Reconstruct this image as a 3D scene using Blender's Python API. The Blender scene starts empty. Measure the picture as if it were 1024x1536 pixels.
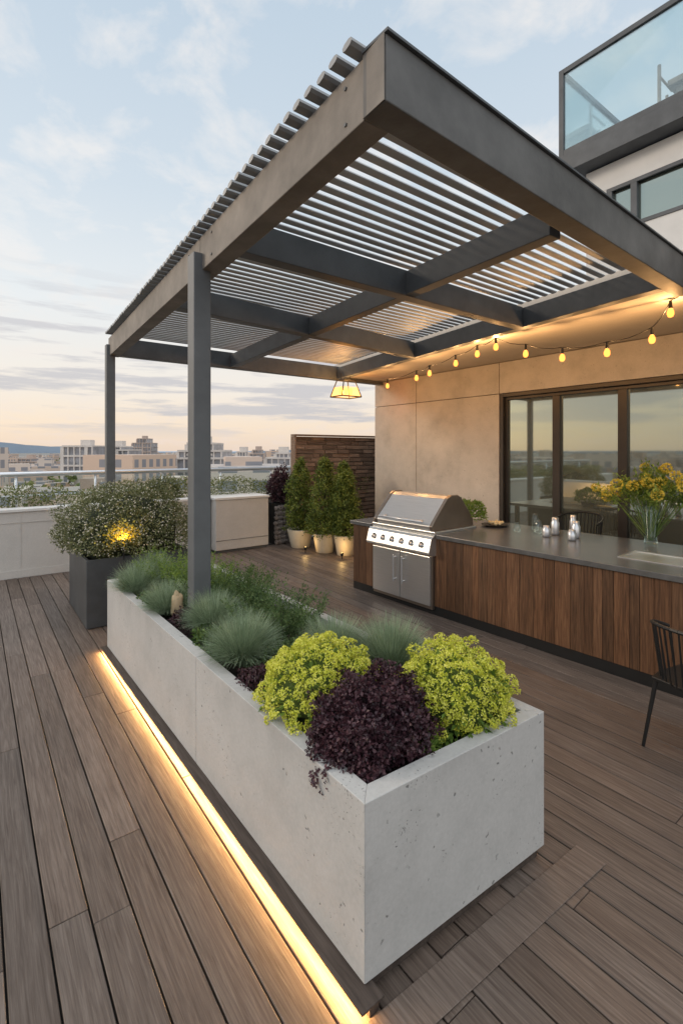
import bpy, math, random
from mathutils import Vector, Matrix, noise
R=random.Random(7)
sc=bpy.context.scene
V=Vector

# ---------------------------------------------------------------- helpers
class MB:
    def __init__(s): s.v=[]; s.f=[]; s.mi=[]; s.cur=0
    def add(s,vs,fs):
        o=len(s.v); s.v.extend([tuple(p) for p in vs]); s.f.extend([tuple(i+o for i in f) for f in fs]); s.mi.extend([s.cur]*len(fs))
    def box(s,x0,x1,y0,y1,z0,z1):
        s.prism([(x0,y0),(x1,y0),(x1,y1),(x0,y1)],z0,z1)
    def prism(s,poly,z0,z1):
        n=len(poly)
        vs=[(p[0],p[1],z0) for p in poly]+[(p[0],p[1],z1) for p in poly]
        fs=[tuple(range(n-1,-1,-1)),tuple(range(n,2*n))]+[(i,(i+1)%n,n+(i+1)%n,n+i) for i in range(n)]
        s.add(vs,fs)
    def prof(s,pts,y0,y1):
        n=len(pts)
        vs=[(p[0],y0,p[1]) for p in pts]+[(p[0],y1,p[1]) for p in pts]
        s.add(vs,[tuple(range(n)),tuple(range(2*n-1,n-1,-1))]+[(i,n+i,n+(i+1)%n,(i+1)%n) for i in range(n)])
    def cyl(s,a,b,r0,r1=None,n=10,caps=True):
        if r1 is None: r1=r0
        a=V(a);b=V(b);d=(b-a).normalized()
        u=d.orthogonal().normalized();w=d.cross(u)
        vs=[]
        for c,r in((a,r0),(b,r1)):
            for i in range(n):
                t=2*math.pi*i/n; vs.append(c+u*math.cos(t)*r+w*math.sin(t)*r)
        fs=[(i,(i+1)%n,n+(i+1)%n,n+i) for i in range(n)]
        if caps: fs+= [tuple(range(n-1,-1,-1)),tuple(range(n,2*n))]
        s.add(vs,fs)
    def lathe(s,cx,cy,prof,n=24):
        vs=[];fs=[]
        for r,z in prof:
            for i in range(n):
                t=2*math.pi*i/n; vs.append((cx+r*math.cos(t),cy+r*math.sin(t),z))
        for j in range(len(prof)-1):
            for i in range(n):
                fs.append((j*n+i,j*n+(i+1)%n,(j+1)*n+(i+1)%n,(j+1)*n+i))
        fs.append(tuple(range(n-1,-1,-1)))
        m=len(prof)-1
        fs.append(tuple(m*n+i for i in range(n)))
        s.add(vs,fs)
    def ball(s,c,rx,ry,rz,n=12,m=8,lump=0,seed=0):
        vs=[];fs=[]
        for j in range(m+1):
            ph=math.pi*j/m
            for i in range(n):
                t=2*math.pi*i/n
                d=V((math.sin(ph)*math.cos(t),math.sin(ph)*math.sin(t),math.cos(ph)))
                k=1+lump*noise.noise(d*2.2+V((seed,seed*1.7,0)))
                vs.append((c[0]+d.x*rx*k,c[1]+d.y*ry*k,c[2]+d.z*rz*k))
        for j in range(m):
            for i in range(n):
                fs.append((j*n+i,(j+1)*n+i,(j+1)*n+(i+1)%n,j*n+(i+1)%n))
        s.add(vs,fs)
    def leaf(s,p,d,nrm,L,W):
        side=d.cross(nrm)
        if side.length<1e-4: side=d.orthogonal()
        side.normalize(); up=side.cross(d)
        m=p+d*(L*.5)
        s.add((p,m+side*(W*.5)+up*(W*.18),p+d*L,m-side*(W*.5)+up*(W*.18)),((0,1,2,3),))

def empty(name,loc=(0,0,0)):
    e=bpy.data.objects.new(name,None); e.location=loc; e.empty_display_size=.2; sc.collection.objects.link(e); return e
def mk(mb,name,mats,parent=None,tf=None,bevel=0,smooth=False,seg=2):
    if not isinstance(mats,(list,tuple)): mats=[mats]
    vs=mb.v
    if tf: vs=[tuple(tf@V(p)) for p in vs]
    xs=[p[0] for p in vs];ys=[p[1] for p in vs];zs=[p[2] for p in vs]
    c=V(((min(xs)+max(xs))/2,(min(ys)+max(ys))/2,min(zs)))
    me=bpy.data.meshes.new(name)
    me.from_pydata([(p[0]-c.x,p[1]-c.y,p[2]-c.z) for p in vs],[],mb.f)
    for m in mats: me.materials.append(m)
    if len(mats)>1: me.polygons.foreach_set("material_index",mb.mi)
    me.validate()
    if smooth: me.polygons.foreach_set("use_smooth",[True]*len(me.polygons))
    me.update()
    o=bpy.data.objects.new(name,me); o.location=c; sc.collection.objects.link(o)
    if parent:
        o.parent=parent; o.matrix_parent_inverse=Matrix.Translation(-V(parent.location))
    if bevel:
        b=o.modifiers.new("bevel","BEVEL"); b.width=bevel; b.segments=seg; b.limit_method='ANGLE'; b.angle_limit=.6
    return o

# ---------------------------------------------------------------- materials
def newmat(name):
    m=bpy.data.materials.new(name); m.use_nodes=True; nt=m.node_tree
    b=nt.nodes["Principled BSDF"]; return m,nt,b
def noisec(nt,scale,detail=6,rough=.6,mscale=(1,1,1),coord='Object'):
    tc=nt.nodes.new("ShaderNodeTexCoord"); mp=nt.nodes.new("ShaderNodeMapping"); mp.inputs['Scale'].default_value=mscale
    nt.links.new(tc.outputs[coord],mp.inputs['Vector'])
    n=nt.nodes.new("ShaderNodeTexNoise"); n.inputs['Scale'].default_value=scale; n.inputs['Detail'].default_value=detail; n.inputs['Roughness'].default_value=rough
    nt.links.new(mp.outputs[0],n.inputs['Vector']); return n
def ramp(nt,src,stops):
    r=nt.nodes.new("ShaderNodeValToRGB"); e=r.color_ramp.elements
    while len(e)<len(stops): e.new(.5)
    for el,(p,c) in zip(e,stops):
        el.position=p; el.color=(c[0],c[1],c[2],1) if isinstance(c,(tuple,list)) else (c,c,c,1)
    nt.links.new(src,r.inputs[0]); return r
def mix(nt,f,a,b,mode='MIX'):
    m=nt.nodes.new("ShaderNodeMix"); m.data_type='RGBA'; m.blend_type=mode
    for s,i in((f,0),(a,6),(b,7)):
        if hasattr(s,'links'): nt.links.new(s,m.inputs[i])
        else: m.inputs[i].default_value=s if i==0 else (s[0],s[1],s[2],1)
    return m.outputs[2]
def bump(nt,b,h,strength=.3,dist=.01):
    n=nt.nodes.new("ShaderNodeBump"); n.inputs['Strength'].default_value=strength; n.inputs['Distance'].default_value=dist
    nt.links.new(h,n.inputs['Height']); nt.links.new(n.outputs[0],b.inputs['Normal'])
def simple(name,c,rough=.6,metal=0,var=.15,scale=6,bmp=.1,mscale=(1,1,1),bscale=None):
    m,nt,b=newmat(name); n=noisec(nt,scale,mscale=mscale)
    r=ramp(nt,n.outputs['Fac'],[(.3,tuple(x*(1-var) for x in c)),(.7,tuple(min(1,x*(1+var)) for x in c))])
    nt.links.new(r.outputs[0],b.inputs['Base Color']); b.inputs['Roughness'].default_value=rough; b.inputs['Metallic'].default_value=metal
    if bmp:
        n2=noisec(nt,bscale or scale*12); bump(nt,b,n2.outputs['Fac'],bmp,.005)
    return m
def emis(name,c,s):
    m,nt,b=newmat(name); b.inputs['Base Color'].default_value=(.8,.7,.5,1)
    b.inputs['Emission Color'].default_value=(*c,1); b.inputs['Emission Strength'].default_value=s; return m
def glowglass(name,tint,c,s):
    m,nt,b=newmat(name); nt.nodes.remove(b)
    t=nt.nodes.new("ShaderNodeBsdfTransparent"); t.inputs[0].default_value=(*tint,1)
    e=nt.nodes.new("ShaderNodeEmission"); e.inputs[0].default_value=(*c,1); e.inputs[1].default_value=s
    a=nt.nodes.new("ShaderNodeAddShader"); nt.links.new(t.outputs[0],a.inputs[0]); nt.links.new(e.outputs[0],a.inputs[1]); nt.links.new(a.outputs[0],nt.nodes["Material Output"].inputs[0]); return m
def foliage(name,stops,trans=.25,rough=.6,nscale=5):
    m,nt,b=newmat(name)
    g=nt.nodes.new("ShaderNodeNewGeometry"); n=noisec(nt,nscale,3)
    ma=nt.nodes.new("ShaderNodeMath"); ma.operation='MULTIPLY_ADD'; nt.links.new(g.outputs['Random Per Island'],ma.inputs[0]); ma.inputs[1].default_value=.55
    m2=nt.nodes.new("ShaderNodeMath"); m2.operation='MULTIPLY_ADD'; nt.links.new(n.outputs['Fac'],m2.inputs[0]); m2.inputs[1].default_value=1.0; m2.inputs[2].default_value=-.28
    nt.links.new(m2.outputs[0],ma.inputs[2])
    r=ramp(nt,ma.outputs[0],stops); nt.links.new(r.outputs[0],b.inputs['Base Color'])
    b.inputs['Roughness'].default_value=rough
    t=nt.nodes.new("ShaderNodeBsdfTranslucent"); nt.links.new(r.outputs[0],t.inputs[0])
    mx=nt.nodes.new("ShaderNodeMixShader"); mx.inputs[0].default_value=trans
    nt.links.new(b.outputs[0],mx.inputs[1]); nt.links.new(t.outputs[0],mx.inputs[2])
    nt.links.new(mx.outputs[0],nt.nodes["Material Output"].inputs[0]); return m
def wood(name,c1,c2,c3,grain=(14,1,14),rough=.55,isl=.5,bmp=.25,spec=.3,tint=None):
    m,nt,b=newmat(name)
    g=nt.nodes.new("ShaderNodeNewGeometry")
    tc=nt.nodes.new("ShaderNodeTexCoord"); off=nt.nodes.new("ShaderNodeVectorMath"); off.operation='ADD'
    sc_=nt.nodes.new("ShaderNodeMath"); sc_.operation='MULTIPLY'; sc_.inputs[1].default_value=37; nt.links.new(g.outputs['Random Per Island'],sc_.inputs[0])
    cx=nt.nodes.new("ShaderNodeCombineXYZ"); 
    for i in range(3): nt.links.new(sc_.outputs[0],cx.inputs[i])
    nt.links.new(tc.outputs['Object'],off.inputs[0]); nt.links.new(cx.outputs[0],off.inputs[1])
    mp=nt.nodes.new("ShaderNodeMapping"); mp.inputs['Scale'].default_value=grain; nt.links.new(off.outputs[0],mp.inputs[0])
    n=nt.nodes.new("ShaderNodeTexNoise"); n.inputs['Scale'].default_value=3; n.inputs['Detail'].default_value=8; n.inputs['Roughness'].default_value=.65; n.inputs['Distortion'].default_value=.6
    nt.links.new(mp.outputs[0],n.inputs['Vector'])
    r=ramp(nt,n.outputs['Fac'],[(.3,c1),(.52,c2),(.72,c3)])
    if tint:
        fr=nt.nodes.new("ShaderNodeMath"); fr.operation='FRACT'; nt.links.new(sc_.outputs[0],fr.inputs[0])
        tr=ramp(nt,fr.outputs[0],[(0,(1,1,1)),(1,tint)]); rc=mix(nt,1.0,r.outputs[0],tr.outputs[0],'MULTIPLY')
    else: rc=r.outputs[0]
    v=ramp(nt,g.outputs['Random Per Island'],[(0,1-isl),(1,1)])
    col=mix(nt,1.0,rc,v.outputs[0],'MULTIPLY')
    n3=noisec(nt,1.3,4); v3=ramp(nt,n3.outputs['Fac'],[(.3,.80),(.7,1.0)])
    col=mix(nt,1.0,col,v3.outputs[0],'MULTIPLY')
    nt.links.new(col,b.inputs['Base Color'])
    rr=ramp(nt,n.outputs['Fac'],[(.3,rough+.12),(.7,rough-.08)]); nt.links.new(rr.outputs[0],b.inputs['Roughness'])
    b.inputs['Specular IOR Level'].default_value=spec
    bump(nt,b,n.outputs['Fac'],bmp,.004); return m
def concrete(name,c,pores=True,stain=.18,rough=.8,plo=.47,pc=.33):
    m,nt,b=newmat(name)
    n=noisec(nt,2.2,8,.65); n2=noisec(nt,60,4,.7)
    r=ramp(nt,n.outputs['Fac'],[(.25,tuple(x*(1-stain) for x in c)),(.5,c),(.75,tuple(x*(1+stain*.6) for x in c))])
    r2=ramp(nt,n2.outputs['Fac'],[(.3,.88),(.7,1.0)])
    col=mix(nt,1.0,r.outputs[0],r2.outputs[0],'MULTIPLY')
    h=n2.outputs['Fac']
    if pores:
        tc=nt.nodes.new("ShaderNodeTexCoord")
        nd=noisec(nt,22,3); va=nt.nodes.new("ShaderNodeVectorMath"); va.operation='MULTIPLY_ADD'
        nt.links.new(nd.outputs['Color'],va.inputs[0]); va.inputs[1].default_value=(.06,.06,.06); nt.links.new(tc.outputs['Object'],va.inputs[2])
        tot=None
        for s_,th,ms,lo in((22,.17,5,plo),(60,.20,3,plo+.02)):
            vo=nt.nodes.new("ShaderNodeTexVoronoi"); vo.inputs['Scale'].default_value=s_; nt.links.new(va.outputs[0],vo.inputs['Vector'])
            a=ramp(nt,vo.outputs['Distance'],[(th*.6,1.0),(th,0.0)])
            nm=noisec(nt,ms,3); bb=ramp(nt,nm.outputs['Fac'],[(lo,0.0),(lo+.07,1.0)])
            t=mix(nt,1.0,a.outputs[0],bb.outputs[0],'MULTIPLY')
            tot=t if tot is None else mix(nt,1.0,tot,t,'LIGHTEN')
        col=mix(nt,tot,col,tuple(x*pc for x in c))
        inv=nt.nodes.new("ShaderNodeInvert"); nt.links.new(tot,inv.inputs[1])
        h=mix(nt,.12,inv.outputs[0],n2.outputs['Color'])
    nt.links.new(col,b.inputs['Base Color']); b.inputs['Roughness'].default_value=rough
    bump(nt,b,h,.3,.006); return m

M_deck=wood("deck_wood",(.100,.074,.060),(.178,.140,.117),(.262,.215,.184),grain=(34,1.2,34),rough=.5,isl=.38,spec=.35,tint=(1.0,.93,.87))
M_plinth=wood("plinth_wood",(.05,.038,.032),(.085,.065,.054),(.12,.095,.08),grain=(16,1.1,16),rough=.55,isl=.1)
M_dark=simple("shadow_dark",(.012,.011,.010),.9,bmp=0)
M_conc=concrete("planter_concrete",(.47,.465,.45),stain=.2,plo=.505,pc=.40)
M_plaster=concrete("cream_plaster",(.55,.50,.44),pores=False,stain=.12)
M_parapet=concrete("parapet_concrete",(.56,.54,.51),pores=False,stain=.1)
M_stucco=concrete("wall_concrete",(.49,.455,.41),pores=True,stain=.26,plo=.52,pc=.5)
M_beam=simple("weathered_steel",(.185,.165,.145),.6,.1,.38,3,.2,bscale=40)
M_front=simple("weathered_steel_dark",(.115,.112,.108),.55,.15,.35,3,.2,bscale=40)
M_beam2=simple("charcoal_steel",(.085,.092,.100),.5,.15,.2,4,.1,bscale=40)
M_post=simple("post_steel",(.115,.125,.135),.5,.15,.15,4,.05)
M_slat=simple("louver_metal",(.50,.51,.52),.45,.1,.1,3,0)
M_black=simple("black_metal",(.018,.018,.018),.45,.3,.1,5,0)
M_frame=simple("bronze_frame",(.045,.038,.033),.4,.4,.1,5,0)
M_counter=simple("counter_stone",(.11,.11,.11),.24,.1,.2,12,.05,bscale=200)
M_white=simple("white_panel",(.66,.65,.63),.6,0,.06,3,.03)
M_pot=simple("pot_ceramic",(.66,.58,.45),.5,0,.08,8,.05)
M_dkbox=simple("planter_metal",(.06,.065,.07),.5,.2,.2,5,.08)
M_soil=simple("soil",(.025,.018,.013),.95,0,.4,30,.8,bscale=60)
M_mulch=foliage("mulch",[(.2,(.015,.01,.008)),(.8,(.06,.042,.03))],0,.9)
M_steel=simple("stainless",(.68,.68,.67),.30,.85,.06,4,.03,mscale=(1,1,30),bscale=30)
M_steel2=simple("stainless_dark",(.30,.25,.21),.3,.85,.1,4,.02)
M_chrome=simple("rail_metal",(.62,.64,.67),.3,.7,.05,4,0)
M_woodk=wood("walnut_cladding",(.065,.032,.017),(.20,.102,.054),(.33,.185,.10),grain=(26,26,1.2),rough=.42,isl=.66,bmp=.12,spec=.4,tint=(1,.92,.85))
M_screen=wood("screen_timber",(.16,.10,.07),(.32,.21,.15),(.48,.34,.25),grain=(1.2,10,14),rough=.8,isl=.6)
M_mort=simple("screen_backing",(.34,.28,.22),.9,0,.2,10,0)
M_tan=simple("boulder_stone",(.48,.36,.22),.8,0,.2,10,.4)
M_led=emis("led_strip_glow",(1,.55,.19),160)
M_bulb=glowglass("bulb_amber_glass",(1,.80,.55),(1,.34,.07),1.5)
M_pane=glowglass("lantern_amber_glass",(1,.8,.55),(1,.42,.10),1.0)
M_cream=simple("appetizer",(.7,.55,.3),.6)

def glassy(name,tint,base,fac,rough=.02,transp=False):
    m,nt,b=newmat(name); nt.nodes.remove(b)
    g=nt.nodes.new("ShaderNodeBsdfGlossy"); g.inputs[0].default_value=(*tint,1); g.inputs[1].default_value=rough
    d=nt.nodes.new("ShaderNodeBsdfTransparent" if transp else "ShaderNodeBsdfDiffuse"); d.inputs[0].default_value=(*base,1)
    mx=nt.nodes.new("ShaderNodeMixShader")
    lw=nt.nodes.new("ShaderNodeLayerWeight"); lw.inputs[0].default_value=.35
    ma=nt.nodes.new("ShaderNodeMath"); ma.operation='MULTIPLY_ADD'; ma.inputs[1].default_value=.45; ma.inputs[2].default_value=fac; ma.use_clamp=True
    nt.links.new(lw.outputs['Fresnel'],ma.inputs[0]); nt.links.new(ma.outputs[0],mx.inputs[0])
    nt.links.new(d.outputs[0],mx.inputs[1]); nt.links.new(g.outputs[0],mx.inputs[2]); nt.links.new(mx.outputs[0],nt.nodes["Material Output"].inputs[0]); return m
M_win=glassy("window_glass",(.68,.78,.72),(.12,.13,.11),.45,.03)
M_glass=glassy("clear_glass",(.9,.95,.95),(.93,.97,.96),.04,transp=True)
M_glassb=glassy("balcony_glass",(.9,.95,.95),(.86,.92,.92),.14,transp=True)

# ---------------------------------------------------------------- world
w=bpy.data.worlds.new("World"); sc.world=w; w.use_nodes=True; nt=w.node_tree
bg=nt.nodes["Background"]
sky=nt.nodes.new("ShaderNodeTexSky"); sky.sky_type='NISHITA'; sky.sun_disc=False
SUN_EL,SUN_AZ=math.radians(9),math.radians(-46)
sky.sun_elevation=SUN_EL; sky.sun_rotation=SUN_AZ; sky.air_density=1; sky.dust_density=1.5; sky.ozone_density=1.5
tc=nt.nodes.new("ShaderNodeTexCoord"); sep=nt.nodes.new("ShaderNodeSeparateXYZ"); nt.links.new(tc.outputs['Generated'],sep.inputs[0])
grad=ramp(nt,sep.outputs['Z'],[(0.0,(.90,.73,.60)),(.045,(1,.82,.65)),(.12,(.97,.89,.80)),(.26,(.88,.91,.92)),(.45,(.70,.79,.87)),(.70,(.57,.69,.81)),(.9,(1,1,1)),(1.0,(1,1,1))])
mx_=nt.nodes.new("ShaderNodeMath"); mx_.operation='MAXIMUM'; mx_.inputs[1].default_value=0.0; nt.links.new(sep.outputs['Z'],mx_.inputs[0])
ad=nt.nodes.new("ShaderNodeMath"); ad.operation='ADD'; ad.inputs[1].default_value=.22; nt.links.new(mx_.outputs[0],ad.inputs[0])
cmb=nt.nodes.new("ShaderNodeCombineXYZ")
for i,a in enumerate(('X','Y')):
    dv=nt.nodes.new("ShaderNodeMath"); dv.operation='DIVIDE'; nt.links.new(sep.outputs[a],dv.inputs[0]); nt.links.new(ad.outputs[0],dv.inputs[1]); nt.links.new(dv.outputs[0],cmb.inputs[i])
cn=nt.nodes.new("ShaderNodeTexNoise"); cn.inputs['Scale'].default_value=4.6; cn.inputs['Detail'].default_value=10; cn.inputs['Roughness'].default_value=.58; cn.inputs['Distortion'].default_value=.3
nt.links.new(cmb.outputs[0],cn.inputs['Vector'])
cr=ramp(nt,cn.outputs['Fac'],[(.48,0.0),(.64,1.0)])
cloudc=ramp(nt,sep.outputs['Z'],[(0,(.92,.76,.67)),(.12,(.95,.87,.80)),(.35,(.97,.95,.93)),(.8,(1,.95,.91))])
s1=nt.nodes.new("ShaderNodeMath"); s1.operation='MULTIPLY'; s1.inputs[1].default_value=.66; nt.links.new(cr.outputs[0],s1.inputs[0])
c1=mix(nt,s1.outputs[0],grad.outputs[0],cloudc.outputs[0])
mp=nt.nodes.new("ShaderNodeMapping"); mp.inputs['Scale'].default_value=(1.6,1.6,17); mp.inputs['Location'].default_value=(.35,.1,.4); nt.links.new(tc.outputs['Generated'],mp.inputs[0])
hn=nt.nodes.new("ShaderNodeTexNoise"); hn.inputs['Scale'].default_value=1.9; hn.inputs['Detail'].default_value=8; hn.inputs['Roughness'].default_value=.6; nt.links.new(mp.outputs[0],hn.inputs['Vector'])
hr=ramp(nt,hn.outputs['Fac'],[(.49,0.0),(.58,1.0)])
hb=ramp(nt,sep.outputs['Z'],[(.02,0.0),(.06,.85),(.2,.75),(.33,0.0)])
hf=mix(nt,1.0,hr.outputs[0],hb.outputs[0],'MULTIPLY')
c2=mix(nt,hf,c1,(.60,.585,.62))
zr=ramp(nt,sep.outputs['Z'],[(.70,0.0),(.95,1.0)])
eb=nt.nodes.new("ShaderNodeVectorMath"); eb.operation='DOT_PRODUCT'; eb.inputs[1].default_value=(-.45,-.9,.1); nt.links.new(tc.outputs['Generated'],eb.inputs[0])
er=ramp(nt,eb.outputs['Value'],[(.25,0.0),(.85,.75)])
bf=mix(nt,1.0,zr.outputs[0],er.outputs[0],'LIGHTEN')  # added out-of-view brightening, overhead and behind the camera, to lift the fill
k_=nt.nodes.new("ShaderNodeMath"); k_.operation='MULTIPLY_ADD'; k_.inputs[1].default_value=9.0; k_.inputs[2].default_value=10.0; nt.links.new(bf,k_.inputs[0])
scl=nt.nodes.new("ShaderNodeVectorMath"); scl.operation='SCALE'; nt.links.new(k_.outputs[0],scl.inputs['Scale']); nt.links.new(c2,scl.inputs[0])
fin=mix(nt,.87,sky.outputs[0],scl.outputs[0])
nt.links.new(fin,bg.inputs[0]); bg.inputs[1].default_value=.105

sun=bpy.data.lights.new("sun","SUN"); sun.energy=1.15; sun.angle=math.radians(14); sun.color=(1,.80,.60)
so=bpy.data.objects.new("sun",sun); sc.collection.objects.link(so)
d=V((math.sin(SUN_AZ)*math.cos(SUN_EL+.2),math.cos(SUN_AZ)*math.cos(SUN_EL+.2),math.sin(SUN_EL+.2)))
so.rotation_euler=(-d).to_track_quat('-Z','Y').to_euler()

# ---------------------------------------------------------------- camera
cam=bpy.data.cameras.new("camera"); co=bpy.data.objects.new("camera",cam); sc.collection.objects.link(co); sc.camera=co
cam.sensor_fit='AUTO'; cam.sensor_width=36; cam.lens=730/1536*36; cam.shift_y=-92/1536; cam.clip_start=.05; cam.clip_end=30000
co.location=(0,0,1.85); co.rotation_euler=(math.radians(90),0,-math.atan(552/730))

# ---------------------------------------------------------------- deck
mb=MB(); W=.134; G=.0075
x=-5.0
while x<7.4:
    y=-2.0+R.uniform(-1.5,0)
    while y<8.45:
        L=R.choice((2.2,2.6,3.1,3.6)); y1=min(y+L,8.46)
        if y1-y>.25:
            dz=R.uniform(-.0012,.0012)
            mb.box(x,x+W,y,y1-.003,-.028,dz)
        y=y1
    x+=W+G
mk(mb,"wooden_deck",M_deck,bevel=.0025,seg=1)
mb=MB(); mb.box(-5.1,7.6,-3.6,8.9,-.30,-.03); mk(mb,"roof_slab",M_dark)
mb=MB(); mb.prism([(1.0,1.075),(2.25,1.022),(2.25,1.155),(1.0,1.205)],.002,.006)
mk(mb,"deck_border",M_deck,bevel=.002,seg=1)

# ---------------------------------------------------------------- main concrete planter
A=(1.05,1.26);B=(2.075,1.215);C=(.985,4.87);D=(2.02,4.87); zt=.66; zb=.050
def lerp(p,q,t): return (p[0]+(q[0]-p[0])*t,p[1]+(q[1]-p[1])*t)
pl=empty("concrete_planter",(1.5,3,0))
t_=.072
Ai=(A[0]+t_,A[1]+t_);Bi=(B[0]-t_,B[1]+t_);Ci=(C[0]+t_,C[1]-t_);Di=(D[0]-t_,D[1]-t_)
s_=(2.74-1.26)/(4.87-1.26); e_=.0006
Am=lerp(A,C,s_-e_);Am2=lerp(A,C,s_+e_);Aim=lerp(Ai,Ci,s_-e_);Aim2=lerp(Ai,Ci,s_+e_)
mb=MB(); mb.prism([A,Ai,Aim,Am],zb,zt); mk(mb,"left_wall_front",M_conc,pl,bevel=.003)
mb=MB(); mb.prism([Am2,Aim2,Ci,C],zb,zt); mk(mb,"left_wall_back",M_conc,pl,bevel=.003)
mb=MB(); mb.prism([A,B,Bi,Ai],zb,zt); mk(mb,"end_wall",M_conc,pl,bevel=.003)
mb=MB(); mb.prism([B,D,Di,Bi],zb,zt); mb.prism([Ci,Di,D,C],zb,zt); mk(mb,"back_walls",M_conc,pl)
mb=MB(); mb.prism([Ai,Bi,Di,Ci],.5,.585); mk(mb,"soil",M_soil,pl)
mb=MB(); mb.prism([(1.09,1.28),(2.05,1.235),(1.98,4.8),(1.05,4.8)],0.0,zb); mk(mb,"foot",M_plinth,pl)
pth=empty("planter_plinth",(1,3,0))
mb=MB(); mb.prism([(A[0]-.060,1.20),(A[0]+.035,1.20),(C[0]+.045,4.9),(C[0]-.053,4.9)],.038,.048); mk(mb,"ledge",M_plinth,pth,bevel=.002)
mb=MB(); mb.prism([(A[0]-.054,1.21),(A[0]-.042,1.21),(C[0]-.035,4.89),(C[0]-.047,4.89)],.030,.037); mk(mb,"led_strip",M_led,pth)
mb=MB(); mb.prism([(A[0]-.02,1.21),(A[0]+.02,1.21),(C[0]+.02,4.89),(C[0]-.015,4.89)],.0,.037); mk(mb,"bearer",M_plinth,pth)

# ---------------------------------------------------------------- pergola
pg=empty("pergola",(3,4,0))
Lx=lambda y:1.22+.0454*(y-1.34)
Mx=lambda y:2.79+.076*(y-1.49)
Rx=lambda y:4.40+.16*(y-1.45)
def beam(name,p,q,wd,z0,z1,mat,side=1,bev=.005):
    d=(V(q)-V(p)).normalized(); n=V((d.y,-d.x))*wd*side
    poly=[p,(p[0]+n.x,p[1]+n.y),(q[0]+n.x,q[1]+n.y),q]
    if side<0: poly=poly[::-1]
    mb=MB(); mb.prism(poly,z0,z1)
    return mk(mb,name,mat,pg,bevel=bev)
beam("left_beam",(Lx(1.47),1.475),(Lx(3.44),3.44),.13,3.15,3.4,M_beam)
beam("left_beam_rear",(Lx(3.446),3.446),(Lx(7.3),7.3),.13,3.15,3.4,M_beam)
beam("front_beam",(1.22,1.34),(4.75,1.46),.13,3.149,3.401,M_front,-1)
beam("corner_end_plate",(1.2155,1.342),(1.2213,1.472),.004,3.151,3.40,M_beam,-1,0)
beam("front_beam_lip",(1.215,1.325),(4.75,1.445),.145,3.401,3.412,M_beam2,-1,0)
beam("middle_beam",(Mx(1.60),1.60),(Mx(7.15),7.15),.11,3.165,3.36,M_beam2)
beam("right_beam",(Rx(1.60),1.60),(Rx(7.15),7.15),.11,3.162,3.365,M_beam2)
beam("cross_beam_1",(Lx(2.9)+.13,2.93),(Rx(2.9),2.95),.11,3.155,3.37,M_beam2,-1)
beam("cross_beam_2",(Lx(4.45)+.13,4.45),(Rx(4.8),4.83),.11,3.158,3.372,M_beam2,-1)
beam("far_beam",(Lx(7.15)+.13,7.15),(6.48,7.2),.13,3.153,3.398,M_beam2,-1)
def post(name,x0,y0,wd,z0,z1):
    mb=MB(); mb.box(x0,x0+wd,y0,y0+wd,z0,z1); mk(mb,name,M_post,pg,bevel=.006)
post("post_front",1.25,3.39,.128,.58,3.27)
post("post_rear",1.445,7.195,.112,0,3.30)
mb=MB(); mc=MB()
def slat(mb_,y,xa,xb,a,hw,th,cz):
    pts=[]
    for (u_,t2) in((-hw,-th*.5),(-hw*.5,-th),(hw*.5,-th),(hw,-th*.5),(hw,th*.5),(hw*.5,th),(-hw*.5,th),(-hw,th*.5)):
        pts.append((y+u_*math.cos(a)-t2*math.sin(a),cz+u_*math.sin(a)+t2*math.cos(a)))
    n=8
    vs=[(xa,p[0],p[1]) for p in pts]+[(xb,p[0],p[1]) for p in pts]
    mb_.add(vs,[tuple(range(n-1,-1,-1)),tuple(range(n,2*n))]+[(i,(i+1)%n,n+(i+1)%n,n+i) for i in range(n)])
y=1.50
while y<7.12:
    xa=Lx(y)-.065+R.uniform(-.004,.004); xb=Rx(y)+.05
    slat(mb,y,xa+.03,xb,math.radians(-8),.0255,.0075,3.432)
    slat(mc,y,xa,Lx(y)+.13,math.radians(-14),.029,.0145,3.432)
    y+=.1
mk(mb,"louver_slats",M_slat,pg); mk(mc,"slat_end_brackets",simple("bracket_metal",(.27,.28,.29),.45,.2,.1,3,0),pg)
mb=MB()
for (x,y) in((Lx(3.2),3.2),(Lx(3.7),3.7),(Lx(1.6),1.6)):
    for z in(3.2,3.35): mb.cyl((x-.006,y,z),(x+.02,y,z),.009,n=6)
mk(mb,"bolts",M_beam2,pg)
# ---------------------------------------------------------------- house
hs=empty("house",(7,2,0))
mb=MB()
mb.box(6.545,6.8,4.60,7.46,-.02,3.2); mb.box(6.545,6.8,-3.5,4.60,2.76,3.2)
mb.box(6.8,9.9,7.3,7.46,-.02,3.2)
mk(mb,"wall_core",M_dark,hs)
mb=MB()
g=.005
def wp(y0,y1,z0,z1): mb.box(6.5,6.54,y0+g,y1-g,z0+g,z1-g)
wp(6.32,7.475,-.03,2.73); wp(4.55,6.32,-.03,2.73)
wp(6.32,7.475,2.73,3.215); wp(4.55,6.32,2.73,3.215); wp(1.6,4.55,2.73,3.215); wp(-3.5,1.6,2.73,3.215)
mk(mb,"wall_panels",M_stucco,hs,bevel=.002)
mb=MB(); mb.box(6.545,6.75,4.548,4.598,0,2.76);mb.box(6.545,6.75,-3.5,4.546,2.735,2.758); mk(mb,"window_reveal",M_frame,hs)
mb=MB()
poly=[(4.66,-3.5),(9.5,-3.5),(9.5,7.46),(Rx(7.28)+.14,7.46),(Rx(7.28)+.14,7.36),(Rx(1.5)+.14,1.5)]
mb.prism(poly,3.22,3.47); mk(mb,"canopy_roof",M_plaster,hs,bevel=.005)
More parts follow.
